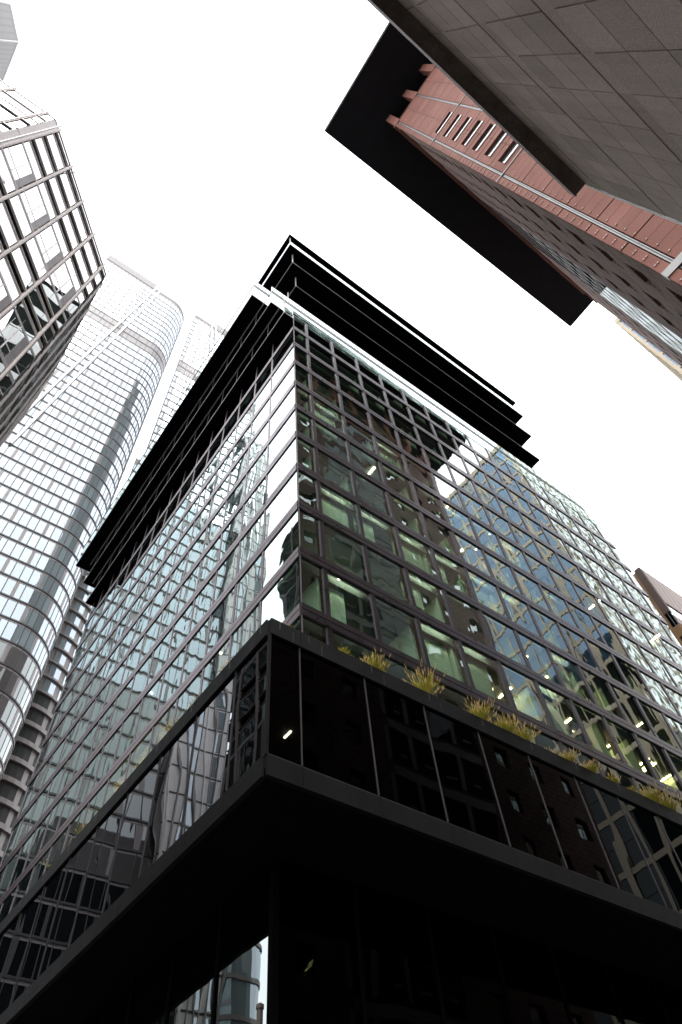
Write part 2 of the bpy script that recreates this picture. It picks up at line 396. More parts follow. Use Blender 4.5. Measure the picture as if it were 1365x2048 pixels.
for i in range(26):        # warm strip lamps low on the street face
    rr = random.Random(700+i); k = 2 if i % 2 else 3; zc = Z0+FH*k-0.43
    lights.append((X0+14+rr.random()*27, Y0+0.9+rr.random()*1.4, zc, (0.12, 1.0), WARM, 1))
for i in range(22):        # warm bar lamps on the lower floors of the side street face
    rr = random.Random(500+i); k = 1 if i < 14 else 2
    lights.append((X0+0.8+rr.random()*2.5, 29.5+rr.random()*8, Z0+FH*2-0.8-rr.random()*2.2, (0.14, 0.3), AMBER, 2))
for px_, pz_ in ((17.47, 40.83), (20.2, 36.61), (24.37, 36.58), (21.3, 24.73), (41.62, 42.17), (28.51, 36.55), (50.18, 42.89), (37.14, 34.94)):
    k = next(k for k in range(1, 12) if Z0+FH*k-0.43 > pz_+0.4); zc = Z0+FH*k-0.43; q = (zc-1.6)/(pz_-1.6)
    lights.append((px_*q, Y0*q-0.5, zc, (0.12, 1.2), LITE, 0))
lights.sort(key=lambda l: (l[5] >= 60, l[5]))
def lamp_box(mb, l):
    x, y, z, (a, b), m, k = l; mb.box(x, x+a, y, y+b, z-0.06, z, m)
for l in lights[:100]:
    mb = MB(); lamp_box(mb, l); mb.build('ceiling_light', tower)
if lights[100:]:
    mb = MB(); [lamp_box(mb, l) for l in lights[100:]]; mb.build('ceiling_and_fill_lights', tower, kind='stuff')  # also holds the added fill strips over the blinds
mb = MB(); mb.box(X0+9, X0+WX-9, Y0+8, Y0+DY-8, 13, 64, CORE); mb.build('core', tower)
mb = MB(); rr = random.Random(5)
for k in range(0, 11):
    z0, z1 = Z0+FH*k+0.13, Z0+FH*(k+1)-0.43
    for i in range(15):
        if rr.random() < 0.5:
            a = X0+1.48+2.953*i; mb.box(a-0.06, a+0.06, Y0+0.6, Y0+3+rr.random()*4, z0, z1, PART)
        if rr.random() < 0.35:
            a = X0+1.48+2.953*i; d = Y0+3+rr.random()*4; mb.box(a, a+2.9, d, d+0.1, z0, z1, PART if rr.random() < 0.6 else CORE)
        q_ = rr.random(); a = X0+1.68+2.953*i
        bl = [b for b in BLINDS if b[0] == k and b[1] == i]
        if bl:           # pale roller blinds near the window
            hh = (z1-z0)*(0.45+0.55*bl[0][2]); w2 = 2.5 if bl[0][2] > 0.4 else 1.5; mb.box(a, a+w2, Y0+0.75, Y0+0.78, z1-hh, z1, PART)
        elif q_ > 0.62: mb.box(a-0.1, a+2.75, Y0+1.2+rr.random()*1.5, Y0+3.0, z0, z1, BACK)
    for i in range(13):
        if rr.random() < 0.5:
            a = Y0+3.43+2.81*i; mb.box(X0+0.6, X0+3+rr.random()*4, a-0.06, a+0.06, z0, z1, PART)
mb.build('partition_walls', tower)
# small open vent flap on the side facade
mb = MB(); fs['side'].box(mb, 3.43-0.05, 3.43+0.10, 35.9, 37.1, 0.051, 0.09, GASKET); mb.build('vent_flap', tower)

# stepped upper floors
lv = level_boxes()
wx_of = lambda i: WX if i < 4 else 43.6
top_of = lambda i: lv[i+1][2] if i+1 < len(lv) else 205.0
for i, (x, y, z) in enumerate(lv):
    wx = wx_of(i); zt = top_of(i); g = faces(x, y, wx, DY)
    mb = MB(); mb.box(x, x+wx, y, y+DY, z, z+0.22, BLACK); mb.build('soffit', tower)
    mb = MB()
    for s in ('front', 'side', 'end', 'rear'):
        ff = g[s]; wid = wx if s in ('front', 'rear') else DY
        ff.box(mb, 0, wid, z+0.0, z+(0.14 if i < 3 else 0.10), 0.004, 0.05, ALU_L if i < 3 else GREYFR)
    mb.build('slab_trim', tower)
    # dark interior box
    mb = MB(); mb.box(x+0.8, x+wx-0.8, y+0.8, y+DY-0.8, z+0.22, zt, BACK); mb.build('dark_core', tower)
    for s in ('front', 'side', 'end'):
        ff = g[s]; wid = wx if s == 'front' else DY
        n = 15; edges = [wid*k/n for k in range(n+1)]
        mb = MB()
        top_ = i == len(lv)-1; fm = GHOSTL if top_ else ALU_L
        if i < 3:
            for a in edges[1:-1]: ff.box(mb, a-0.022, a+0.022, z+0.14, zt-0.003, -0.02, 0.004, LOUVRE)
        nfl = max(1, round((zt-z)/FH)); h = (zt-z)/nfl
        for k in range(1, nfl+1):
            if k < nfl or i < 3: ff.box(mb, 0.0, wid, z+k*h-(0.62 if top_ else 0.55), z+k*h-0.42, -0.02, 0.015 if top_ else 0.05, fm)
        ff.box(mb, 0, 0.06, z+0.14, zt-0.003, -0.05, 0.05, fm)
        mb.build('upper_frame', tower)
        for k in range(nfl):
            za = z+k*h+(0.16 if k == 0 else -0.42); zb = z+(k+1)*h-(0.55 if (k < nfl-1 or i < 3) else 0.01)
            for a0, a1 in zip(edges[:-1], edges[1:]): panes.append((ff.pane(a0+(0.0 if top_ else 0.025), a1-(0.0 if top_ else 0.025), za, zb, 0.0), G_GHOST if top_ else G_UP))
            if i < 3 and k == nfl-1:
                for a0, a1 in zip(edges[:-1], edges[1:]): panes.append((ff.pane(a0+0.05, a1-0.05, zb+0.13, zt, 0.0), G_UP))
mb = MB(); x, y, z = lv[-1]; mb.box(x, x+43.6, y, y+DY, 205, 205.6, ALU_L); mb.build('roof', tower)
# glass railings of the terraces
for (x, y, z, wx) in [(X0, Y0, 63.9, WX)] + [(lv[i][0], lv[i][1], top_of(i), WX) for i in range(3)]:
    f = F((x, y, 0), (1, 0, 0), (0, -1, 0))
    mb = MB(); f.box(mb, 0, wx, z+0.0, z+1.55, -0.03, -0.008, G_RAIL); mb.build('glass_railing', tower)
    mb = MB(); f.box(mb, 0, wx, z+1.55, z+1.60, -0.04, 0.0, ALU_L); f.box(mb, 0, wx, z+0.0, z+0.08, 0.0, 0.04, ALU_L)
    for k in range(16): f.box(mb, wx*k/15-0.02, wx*k/15+0.02, z+0.1, z+1.5, -0.055, -0.032, ALU_L)
    mb.build('handrail', tower)

# podium: black glass box with planter parapet
PX, PY, PZ = 8.58, 13.84, 12.91
PW, PD = 48.0, 46.5
pf = {'front': F((PX, PY, 0), (1, 0, 0), (0, -1, 0)), 'side': F((PX, PY, 0), (0, 1, 0), (-1, 0, 0))}
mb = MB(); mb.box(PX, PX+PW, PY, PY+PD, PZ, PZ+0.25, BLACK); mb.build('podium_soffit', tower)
JF = [1.24+2.865*k for k in range(17)]; JS = [2.15+2.78*k for k in range(16)]
for s, wid, J in (('front', PW, JF), ('side', PD, JS)):
    f = pf[s]; o0 = 0.0 if s == 'front' else 0.07
    mb = MB(); ed = [o0]+J+[wid]
    for a0, a1 in zip(ed[:-1], ed[1:]):
        if a1 > a0: f.box(mb, a0+(0.006 if a0 > o0 else 0), a1-0.006, PZ-0.003, 13.57, -0.1, 0.07, BLACKTRIM)
    f.box(mb, o0, wid, 13.57, 13.66, -0.1, 0.0, GASKET)
    mb.build('base_trim', tower)
    mb = MB()
    for a0, a1 in zip(ed[:-1], ed[1:]):
        if a1 > a0: f.box(mb, a0+(0.006 if a0 > o0 else 0), a1-0.006, 18.39, 19.14, -0.25, 0.10, BLACKTRIM)
    for a0, a1 in zip(ed[:-1], ed[1:]):
        if a1 > a0+1: f.box(mb, a0+0.9, a0+0.93, 18.41, 18.9, 0.101, 0.104, GASKET); f.box(mb, a0+0.35, a0+0.37, 18.75, 19.1, 0.101, 0.103, ALU)  # the pale aluminium ticks are painted highlights
    mb.build('parapet', tower)
    for a in J:
        mb = MB(); f.box(mb, a-0.018, a+0.018, 13.66, 18.388, -0.06, 0.035, FIN if s == 'front' else GASKET); mb.build('podium_fin', tower)
    ed2 = [0.05]+J+[wid]
    for a0, a1 in zip(ed2[:-1], ed2[1:]):
        mb = MB(); mb.quad(f.pane(a0+(0.02 if a0 > 0.1 else 0), a1-0.02, 13.66, 18.388, 0.0), G_POD if s == 'front' else G_PODS); mb.build('podium_panel', tower)
mb = MB(); pf['front'].box(mb, -0.04, 0.05, 13.57, 18.388, -0.05, 0.06, BLACKTRIM); mb.build('podium_corner_post', tower)
mb = MB(); mb.box(PX+0.26, PX+PW, PY+0.26, Y0-0.06, 18.3, 18.75, PAVE); mb.box(PX+0.26, X0-0.06, Y0, PY+PD, 18.3, 18.75, PAVE)
mb.build('planter_bed', tower)
mb = MB(); mb.box(PX+6, PX+PW-0.3, PY+6, PY+PD-0.3, 13.2, 18.25, BACK); mb.box(PX+0.2, PX+PW-0.2, PY+0.2, PY+PD-0.2, 18.0, 18.29, BACK); mb.box(PX+0.2, PX+PW-0.2, PY+0.2, PY+PD-0.2, 13.17, 13.3, BACK); mb.build('podium_core', tower)
mb = MB(); mb.box(11.73, 11.81, 17.25, 17.70, 17.93, 17.995, LITE); mb.build('podium_lamp', tower)
# recessed lobby below the podium
LX, LY = 11.08, 17.2
lf = {'front': F((LX, LY, 0), (1, 0, 0), (0, -1, 0)), 'side': F((LX, LY, 0), (0, 1, 0), (-1, 0, 0))}
for s, wid in (('front', 40.0), ('side', 36.0)):
    f = lf[s]; n = int(wid//3.1)
    for k in range(n+1):
        mb = MB(); f.box(mb, k*3.1-0.07, k*3.1+0.07, 0.0, PZ-0.003, -0.15, 0.05, BLACK); mb.build('lobby_mullion', tower)
        mb = MB(); mb.quad(f.pane(k*3.1+0.07, k*3.1+3.03, 0.3, PZ-0.02, 0.0), G_POD if s == 'front' else G_LOBBY); mb.build('lobby_window', tower)
mb = MB(); mb.box(LX+1.4, LX+38, LY+1.4, LY+34, 0, PZ-0.01, BACK); mb.build('lobby_core', tower)
windows(tower, panes)

# ------------------------------------------------------------------ planter grasses
def tuft(x, y, z, h, label, seed, plume=0.8, n=110):
    h *= 0.92; rr = random.Random(seed); t = thing('ornamental_grass', label, 'grass plant', (x, y, z), 'ornamental grasses along the podium parapet')
    b = MB(); pl = MB()
    for i in range(n):
        a = rr.random()*6.283; lean = rr.random()**0.8*0.85; hh = h*(0.62+0.55*rr.random()); r0 = rr.random()*0.16*h/0.7
        dx, dy = math.cos(a), math.sin(a); px, py = x+dx*r0, y+dy*r0; wv = 0.009+0.008*rr.random()
        sx, sy = -dy*wv, dx*wv; prev = None; pr = rr.random()
        for k in range(5):
            q = k/4; cx = px+dx*lean*hh*q**1.8; cy = py+dy*lean*hh*q**1.8; cz = z+hh*(q-0.28*lean*q*q)
            ww = (1-q*0.85); cur = ((cx-sx*ww, cy-sy*ww, cz), (cx+sx*ww, cy+sy*ww, cz))
            if prev: b.quad([prev[0], prev[1], cur[1], cur[0]], GRASS, pr)
            prev = cur
        if rr.random() < plume*0.26:
            d = Vector((dx*lean*0.8, dy*lean*0.8, 1)).normalized(); p = Vector((cx, cy, cz))
            pl.tube(p, p+d*0.05*h, 0.006, 0.015, PLUME, 5); pl.tube(p+d*0.05*h, p+d*0.24*h, 0.015, 0.003, PLUME, 5)
    b.build('blades', t); 
    if pl.f: pl.build('seed_heads', t)
GR = [(9.37, 0.42, 0.3, 'short yellow grass tuft at the corner of the black parapet'),
      (10.58, 0.32, 0.5, 'sparse reddish grass tuft second from the corner of the black parapet'),
      (11.91, 0.50, 0.1, 'low golden grass tuft in front of the first wide window above the podium'),
      (13.42, 0.80, 0.9, 'green grass tuft with pinkish plumes, left of the biggest tuft on the parapet'),
      (15.94, 1.10, 1.0, 'biggest round grass tuft with many orange plumes on the black parapet'),
      (19.02, 0.95, 1.0, 'orange plumed grass tuft just right of the biggest tuft on the parapet'),
      (20.55, 0.92, 0.9, 'pale green plumed grass tuft at the left of a close pair on the parapet'),
      (21.62, 0.88, 0.8, 'green plumed grass tuft at the right of a close pair on the parapet'),
      (23.13, 0.42, 0.8, 'low rusty grass tuft right of the close pair on the parapet'),
      (24.37, 0.68, 0.9, 'upright grass tuft with pink plumes between two low rusty tufts'),
      (25.82, 0.62, 0.9, 'drooping amber grass tuft leaning over the parapet edge'),
      (27.41, 0.60, 0.5, 'low amber grass tuft spilling over the far part of the parapet'),
      (28.79, 0.55, 0.1, 'flat green grass tuft left of the far clump on the parapet'),
      (30.46, 0.95, 0.9, 'tall green grass clump with pale plumes near the right picture edge'),
      (31.83, 1.00, 0.9, 'grass clump with pale plumes cut by the right picture edge')]
for i, (gx, h, pl, lab) in enumerate(GR): tuft(gx, 14.02 if i not in (10,) else 13.9, 18.97, h, lab, 40+i, pl, 220 if h < 0.5 else 520)
GL = [(16.9, 0.45, 0.6, 'small orange grass tuft on the side parapet just left of the podium corner'),
      (19.3, 0.50, 0.5, 'yellow grass tuft on the side parapet over the bright reflection'),
      (21.0, 0.60, 1.0, 'orange plumed grass tuft on the side parapet beside the amber lamps'),
      (29.4, 0.65, 0.2, 'dark green grass tuft far along the side parapet'),
      (32.7, 0.55, 0.2, 'yellow grass tuft farthest along the side parapet')]
for i, (gy, h, pl, lab) in enumerate(GL): tuft(8.72, gy, 18.95, h, lab, 80+i, pl, 180)

# ------------------------------------------------------------------ chamfered office block (left)
H = 70.6; U = 69.0
office = thing('chamfered_office_block', 'beige and white office block with chamfered corner and dark horizontal slots, left of the street', 'office building', (-16, 30, 0))
poly = [(-34.0, 15.25), (-14.0, 15.25), (-4.75, 24.76), (-4.78, 36.0), (-5.3, 43.0), (-34.0, 43.0)]
mb = MB(); inn = [(-33.5, 15.6), (-14.15, 15.6), (-5.15, 24.9), (-5.18, 36.0), (-5.7, 42.6), (-33.5, 42.6)]
mb.prism(inn, 0, H-0.1, SLOT); mb.build('dark_wall', office)
mb = MB(); mb.prism([(x, y) for x, y in poly], H-0.1, H+0.12, GREYFR); mb.build('roof_edge', office)
opan = []
def seg(a, b):
    a, b = Vector((*a, 0)), Vector((*b, 0)); u = b-a; n = Vector((u.y, -u.x, 0)); return F(a, u, n), u.length
chain = [(poly[0], poly[1], 'south'), (poly[1], poly[2], 'chamfer'), (poly[2], poly[3], 'street'), (poly[3], poly[4], 'street2')]
PERIOD = 12.5; WT = 0.852*U+1.6
for a, b, nm in chain:
    f, ln = seg(a, b); GL_ = G_LBS if nm.startswith('street') else G_LB; WH_ = LOUVRE if nm.startswith('street') else WHITE  # street faces take the darkened glass and darkened strips
    if nm == 'chamfer': piers = [0.06*ln, 0.28*ln, 0.50*ln, 0.72*ln, 0.935*ln]
    elif nm == 'south': piers = [ln-0.75-2.92*k for k in range(7)]
    else: piers = [1.1+2.92*k for k in range(int((ln-1.5)//2.92)+1)]
    piers = sorted(p for p in piers if 0.2 < p < ln-0.1)
    for p in piers:
        mb = MB(); w_ = 0.10
        f.box(mb, p-w_, p+w_, 0, H+0.35, -0.1, 0.13, BEIGE); f.box(mb, p-w_+0.06, p+w_-0.06, 0, H+0.3, 0.13, 0.20, BEIGE_P)
        mb.build('pier', office)
    # horizontal layers, from the roof down
    mb = MB(); ed = [0.0]+piers+[ln]
    f.box(mb, 0, ln, H-0.35, H-0.11, -0.1, 0.10, GREYFR)
    layers = []
    top = H-0.35; zt = WT
    zz = [(zt+PERIOD*j) for j in range(1, -6, -1)]
    for zw in zz:
        for off in (() if nm == 'south' else (8.9, 5.65, 2.55)):           # dark slots above a window strip
            zc = zw+off
            if 0.5 < zc < H-0.6: layers.append(('slot', zc))
        if 0.5 < zw < H: layers.append(('win', zw))
    cuts = []
    for kd, zc in layers:
        if kd == 'slot': cuts.append((zc-0.80, zc+0.50, 'slot'))
        else: cuts.append((zc-4.1, zc, 'win'))
    cuts.sort()
    zprev = 0.3
    if nm == 'chamfer': f.box(mb, 0.02, piers[0]-0.1, 0.3, H-0.4, -0.1, 0.075, BEIGE_P)
    if nm == 'south':
        for q in range(17):
            z = H-3.0-4.15*q; f.box(mb, 0, ln, z-0.16, z+0.16, -0.1, 0.16, LOUVRE)
            if q % 2 == 0: f.box(mb, 0, ln, z-2.12, z-2.0, -0.1, 0.10, LOUVRE)
            if q % 3 == 0: f.box(mb, 0, ln, z-0.9, z-0.12, -0.1, 0.07, BEIGE_P)
        for p in piers: f.box(mb, p+1.44, p+1.50, 0.3, H-0.4, -0.1, 0.06, GREYFR)
    for lo, hi, kd in cuts + [(H-0.35, H, 'end')]:
        if lo > zprev+0.05:
            for a0, a1 in zip(ed[:-1], ed[1:]):
                s0 = 0.2 if a0 > 0 else 0.0; s1 = 0.2 if a1 < ln else 0.0
                if a1-s1 > a0+s0+0.05: opan.append((f.pane(a0+s0, a1-s1, zprev, lo, 0.05), GL_))
        if kd == 'slot':
            f.box(mb, 0, ln, hi, hi+0.10, -0.1, 0.07, WH_); f.box(mb, 0, ln, lo-0.10, lo, -0.1, 0.07, BEIGE_P); f.box(mb, 0, ln, lo+0.30, lo+0.36, -0.1, 0.055, WH_)
        if kd == 'win':
            f.box(mb, 0, ln, hi-0.02, hi+0.28, -0.1, 0.08, GREYFR); f.box(mb, 0, ln, lo-0.26, lo+0.02, -0.1, 0.08, GREYFR)
            for a0, a1 in zip(ed[:-1], ed[1:]):
                s0 = 0.2 if a0 > 0 else 0.0; s1 = 0.2 if a1 < ln else 0.0
                if a1-a0 < 1.2: opan.append((f.pane(a0+s0, a1-s1, lo+0.02, hi-0.02, 0.05), GL_)); continue
                m = a0+(a1-a0)*0.52; l_ = a1-s1-0.52
                f.box(mb, m-0.03, m+0.03, lo+0.03, hi-0.03, -0.1, 0.10, WH_); f.box(mb, l_, a1-s1, lo+0.03, hi-0.03, -0.1, 0.07, LOUVRE)
                opan.append((f.pane(a0+s0, m-0.03, lo+0.02, hi-0.02, 0.05), GL_)); opan.append((f.pane(m+0.03, l_, lo+0.02, hi-0.02, 0.05), GL_))
        zprev = hi+(0.10 if kd == 'slot' else 0.0)
    mb.build('facade_bands', office)
windows(office, opan)
mb = MB(); mb.tube((-11.3, 18.0, 66.4), (-10.2, 17.0, 66.6), 0.05, 0.04, GREYFR, 6); mb.build('roof_bracket', office)

# ------------------------------------------------------------------ rounded glass tower (left, behind)
YC, HR, HL = 77.6, 231.6, 236.0
rounded = thing('rounded_tower', 'tall pale glass tower with a rounded corner and a white diagonal seam across its face', 'tower', (-2, 92, 0))
plan = [(-17.5, 95.0), (-17.5, YC), (-0.6, YC), (6.2, YC)] + [(6.2+6.6*math.sin(R(a)), YC+6.6-6.6*math.cos(R(a))) for a in range(9, 91, 9)] + [(12.8, 95.0)]
mb = MB(); mb.prism(plan, 0, HR-1.0, CTFR); mb.build('wall', rounded)
mb = MB(); mb.prism([(-17.7, 95), (-17.7, YC-0.15), (-0.7, YC-0.15), (-0.7, 95)], HR-1.0, HL, CTCR); mb.build('roof_crown', rounded)
mb = MB(); mb.prism([(-0.7, 94.9)] + [(x*1.0+0.05, y-0.12) for x, y in plan[2:-1]] + [(12.9, 94.9)], HR-1.0, HR+0.6, CTCR); mb.build('roof_crown', rounded)
rows = [94.06+3.847*k for k in range(-24, 36)]; rows = [z for z in rows if 1 < z < HR-3]
cp = []
segs = []; s = 0.0
path = plan[1:-1]+[(12.8, 90.0)]
for a, b in zip(path[:-1], path[1:]):
    f, ln = seg(a, b); segs.append((f, ln, s)); s += ln
mod = 1.33
bands = MB(); thin = MB(); wide = MB(); mech = MB()
for f, ln, s0 in segs:
    n = max(1, round(ln/mod)); st = ln/n
    for k in range(n):
        f.box(thin, k*st-0.06, k*st+0.06, 0, 130, 0, 0.06, MULL); f.box(thin, k*st-0.10, k*st+0.10, 130, HR-1.0, 0, 0.06, MULL)
    for ri, z in enumerate(rows):
        f.box(bands, -0.02, ln+0.02, z-(0.14 if z < 130 else 0.34), z+(0.12 if z < 130 else 0.2), 0, 0.12 if z < 170 else 0.10, DARKLINE)
        f.box(bands, -0.01, ln+0.01, z-0.55, z-0.35, 0, 0.05, CTFR)
        m_ = 180 < z < 186.5; low_ = 62.5 < z < 70.5
        for k in range(n):
            gi = int(round((s0+k*st)/mod))
            if (gi+2*(ri % 2)) % 4 == 0:
                f.box(wide, k*st-0.08, k*st+0.42, z+0.1, z+3.22, 0, 0.075, CTFR if z > 42 else DARKLINE)
                a0 = k*st+0.45
            else: a0 = k*st+0.10
            if m_: f.box(mech, k*st+0.08, (k+1)*st-0.08, z+0.3, z+3.0, 0.0, 0.06, CTFR)
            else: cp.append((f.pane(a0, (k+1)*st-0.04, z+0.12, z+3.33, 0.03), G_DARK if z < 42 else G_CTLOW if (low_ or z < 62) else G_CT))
bands.build('floor_band', rounded); thin.build('thin_mullion', rounded); wide.build('wide_mullion', rounded); mech.build('louvre_band', rounded)
# the diagonal seam: two white strips crossing the flat face
def strip(x0, z0, x1, z1, wd):
    d = Vector((x1-x0, 0, z1-z0)).normalized(); p = Vector((d.z, 0, -d.x))*wd/2; m = MB()
    c = [Vector((x0, 0, z0))-p, Vector((x0, 0, z0))+p, Vector((x1, 0, z1))+p, Vector((x1, 0, z1))-p]
    lo = [(q.x, YC-0.55, q.z) for q in c]; hi = [(q.x, YC-0.02, q.z) for q in c]
    m.hexa(lo+hi, WHITE); m.build('diagonal_strip', rounded)
strip(-0.3, 232.5, -10.6, 113, 0.5); strip(1.0, 230.5, -8.4, 113, 0.5)
windows(rounded, cp)

# ------------------------------------------------------------------ slim tower with rounded balconies
bal = thing('balcony_tower', 'slim grey tower with stacked curved balconies, between the rounded tower and the office tower', 'tower', (15.6, 96, 0))
BXc, BYc, BR_ = 14.6, 105.2, 8.2
circ = lambda r, n=44: [(BXc+r*math.cos(2*math.pi*k/n), BYc+r*math.sin(2*math.pi*k/n)) for k in range(n)]
mb = MB(); mb.prism(circ(BR_-0.5), 0, 122, CTFR); mb.build('wall', bal)
mb = MB(); mb.prism(circ(BR_), 122, 123, CTCR); mb.build('roof', bal)
for k in range(36):
    z = 4+3.35*k
    if z < 20 or z > 121: continue
    mb = MB(); c1 = circ(BR_); mb.prism(c1, z, z+(0.42 if z > 78 else 0.75), CTFR); mb.build('balcony_band', bal)
    for i, (x, y) in enumerate(circ(BR_-0.42, 44)):
        if y > BYc: continue
        x2, y2 = circ(BR_-0.42, 44)[(i+1) % 44]
        if z < 78:
            if i % 4 != 0:
                mb = MB(); mb.quad([(x, y, z+0.75), (x2, y2, z+0.75), (x2, y2, z+3.3), (x, y, z+3.3)], SLOT); mb.build('loggia', bal)
        elif i % 3 != 0:
            mb = MB(); mb.quad([(x, y, z+0.5), (x2, y2, z+0.5), (x2, y2, z+3.3), (x, y, z+3.3)], G_CT); mb.build('window', bal)

# ------------------------------------------------------------------ far tower behind the slabs
far = thing('far_lattice_tower', 'distant pale tower with a jagged fin crown, behind the black soffits of the office tower', 'tower', (30, 115, 0))
mb = MB(); mb.prism([(22.6, 120), (43, 120), (43, 150), (29.5, 150)], 0, 349, CTCR); mb.prism([(20.6, 120.6), (22.58, 120.6), (23.5, 125), (22.4, 125)], 0, 201, CTCR); mb.build('wall', far)
mb = MB(); gl = MB(); rr = random.Random(9)
f = F((22.6, 120, 0), (1, 0, 0), (0, -1, 0)); fw = F((20.6, 120.6, 0), (1, 0, 0), (0, -1, 0))
for ff, ln, zt in ((f, 20.4, 348), (fw, 1.98, 200)):
    n = int(ln/0.9); st = ln/n
    for k in range(n):
        for zi in range(0, int(zt/4.2)):
            z = zi*4.2
            if rr.random() < 0.9: gl.quad(ff.pane(k*st+0.06, (k+1)*st-0.06, z+0.5, z+3.9, 0.05), G_BT)
        ff.box(mb, k*st-0.13, k*st+0.13, 0, zt+2+rr.random()*6, 0, 0.25+0.2*rr.random(), MULL)
    for zi in range(0, int(zt/4.2)): ff.box(mb, 0, ln, zi*4.2-0.25, zi*4.2+0.4, 0, 0.4, MULL if zi % 20 not in (0, 1) else DARKLINE)
mb.build('fin_lattice', far); gl.build('glazing', far)

# ------------------------------------------------------------------ silver octagonal tower, upper left
silver = thing('silver_tower', 'grey ribbed octagonal tower at the upper left, behind the chamfered office block', 'tower', (-60, 40, 0))
sp_ = [(-60, 20), (-48.1, 23.4), (-44.6, 28.2), (-44.6, 46), (-56, 56), (-72, 46), (-72, 28)]
mb = MB(); mb.prism(sp_, 0, 166, SILV); mb.build('ribbed_wall', silver)
mb = MB()
for i in (1, 2, 3):
    x, y = sp_[i]; mb.box(x-0.12, x+0.12, y-0.12, y+0.12, 0, 166.2, GREYFR)
mb.build('corner_profile', silver)
mb = MB(); f, ln = seg(sp_[2], sp_[3]); f.box(mb, 3.0, ln-1, 100, 158, 0.0, 0.12, LOUVRE); mb.build('louvre_panel', silver)
mb = MB(); mb.prism([(x*0.999-0.02, y) for x, y in sp_], 166, 166.8, CONC); mb.build('roof_edge', silver)

# ------------------------------------------------------------------ red granite tower with dark flat roof
red = thing('red_granite_tower', 'red granite tower with wide dark overhanging roof and slit windows, at the upper right', 'tower', (35, -20, 0))
RX, RY, RXE, RYS, RT = 15.71, -3.07, 54.5, -40.0, 105.3
mb = MB(); mb.box(RX+0.30, RXE-0.02, RYS, RY-0.45, 0, RT-0.2, BACK); mb.build('inner_wall', red)
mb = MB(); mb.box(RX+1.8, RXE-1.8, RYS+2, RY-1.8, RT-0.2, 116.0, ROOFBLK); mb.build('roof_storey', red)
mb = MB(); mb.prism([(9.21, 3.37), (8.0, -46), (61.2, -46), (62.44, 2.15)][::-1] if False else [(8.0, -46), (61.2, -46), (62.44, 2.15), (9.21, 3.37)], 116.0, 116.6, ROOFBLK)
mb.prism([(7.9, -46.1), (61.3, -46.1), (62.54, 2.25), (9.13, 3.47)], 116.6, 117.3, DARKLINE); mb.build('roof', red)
for yc in [-3.55-3.85*k for k in range(9)]:
    mb = MB(); mb.box(RX, RX+1.0, yc-0.5, yc+0.48, RT, 116.0, PINK); mb.build('roof_column', red)
for xc in [RX+4.2*k+1.0 for k in range(10)]:
    mb = MB(); mb.box(xc-0.5, xc+0.5, RY-0.9, RY, RT, 116.0, PINK); mb.build('roof_column', red)
# pink west face: cladding strips, joints, rails, bolts, slits
cl = MB(); bolts = MB(); slits = []
cols = []
y = RY
rails = [RY-0.60-3.85*k for k in range(10)]
def zrows():
    z = 27.44+0.35
    k0 = 0
    out = []
    for k in range(-6, 19):
        out.append(27.44+4.185*k)
    return out
ZR = zrows()
yb = [RY] + [q for r in rails for q in (r+0.12, r-0.12)]
seglist = []
prev = RY
for r in rails:
    seglist.append((prev, r+0.12)); prev = r-0.12
for (ya, ybb) in seglist:
    wdt = ya-ybb
    parts = 1 if wdt < 1 else 2
    first = ya == RY
    for z in ZR:
        if z > RT-0.5: continue
        for q in range(4):
            z0 = z+0.09+q*1.024; z1 = z0+1.0
            z1 = min(z1, RT)
            if z1-z0 < 0.2: continue
            hole = (not first) and (abs(ya-(rails[0]-0.12)) < 0.01) and q in (1, 2) and 52 < z < 78
            if hole: continue
            for pidx in range(parts):
                c0 = ya-wdt*pidx/parts-0.012; c1 = ya-wdt*(pidx+1)/parts+0.012
                cl.box(RX, RX+0.28, c1, c0, z0, z1, PINK)
                if z0 > 20 and c1 > -14:
                    for cc in (c0-0.16, c1+0.16):
                        bolts.box(RX-0.05, RX, cc-0.03, cc+0.03, z0-0.045, z0+0.045, BOLT)
        if (not first) and abs(ya-(rails[0]-0.12)) < 0.01 and 52 < z < 78: slits.append(z)
cl.build('granite_cladding', red); bolts.build('fixing_bolts', red)
for z in slits:
    c0, c1 = rails[0]-0.12, rails[1]+0.12; wd = c0-c1
    zb, zt = z+0.09+1.024, z+0.09+3*1.024-0.02
    for ja, jb in ((c0-0.55, c0-0.012), (c1+0.012, c1+0.75)):
        mb = MB(); mb.box(RX, RX+0.28, ja, jb, zb, zt, PINK); mb.build('slit_jamb', red)
    mb = MB(); mb.box(RX-0.10, RX+0.22, c1+0.78, c0-0.58, zb, zb+0.34, WHITE)
    mb.box(RX-0.04, RX+0.22, c0-0.66, c0-0.58, zb+0.34, zb+0.7, WHITE); mb.box(RX-0.04, RX+0.22, c1+0.78, c1+0.86, zb+0.34, zb+0.7, WHITE)
    w1 = mb.build('slit_window', red)
    mb = MB(); mb.box(RX+0.20, RX+0.24, c1+0.86, c0-0.66, zb+0.34, zt, ROOFBLK); mb.build('pane', w1)
for r in rails:
    mb = MB(); mb.box(RX+0.02, RX+0.25, r-0.075, r-0.03, 0, RT-0.3, GREYRAIL); mb.box(RX+0.02, RX+0.25, r+0.03, r+0.075, 0, RT-0.3, GREYRAIL); mb.box(RX+0.06, RX+0.2, r-0.02, r+0.02, 0, RT-0.3, LOUVRE)
    mb.build('facade_rail', red)
for z, hh, mt in ((78.85-0.1, 0.16, CONC), (52.66-0.1, 0.16, CONC), (27.44-0.25, 0.55, GREYRAIL), (RT-0.1, 0.3, PINK)):
    mb = MB(); mb.box(RX-0.06, RX+0.2, RYS, RY+0.002, z, z+hh, mt); mb.build('storey_band', red)
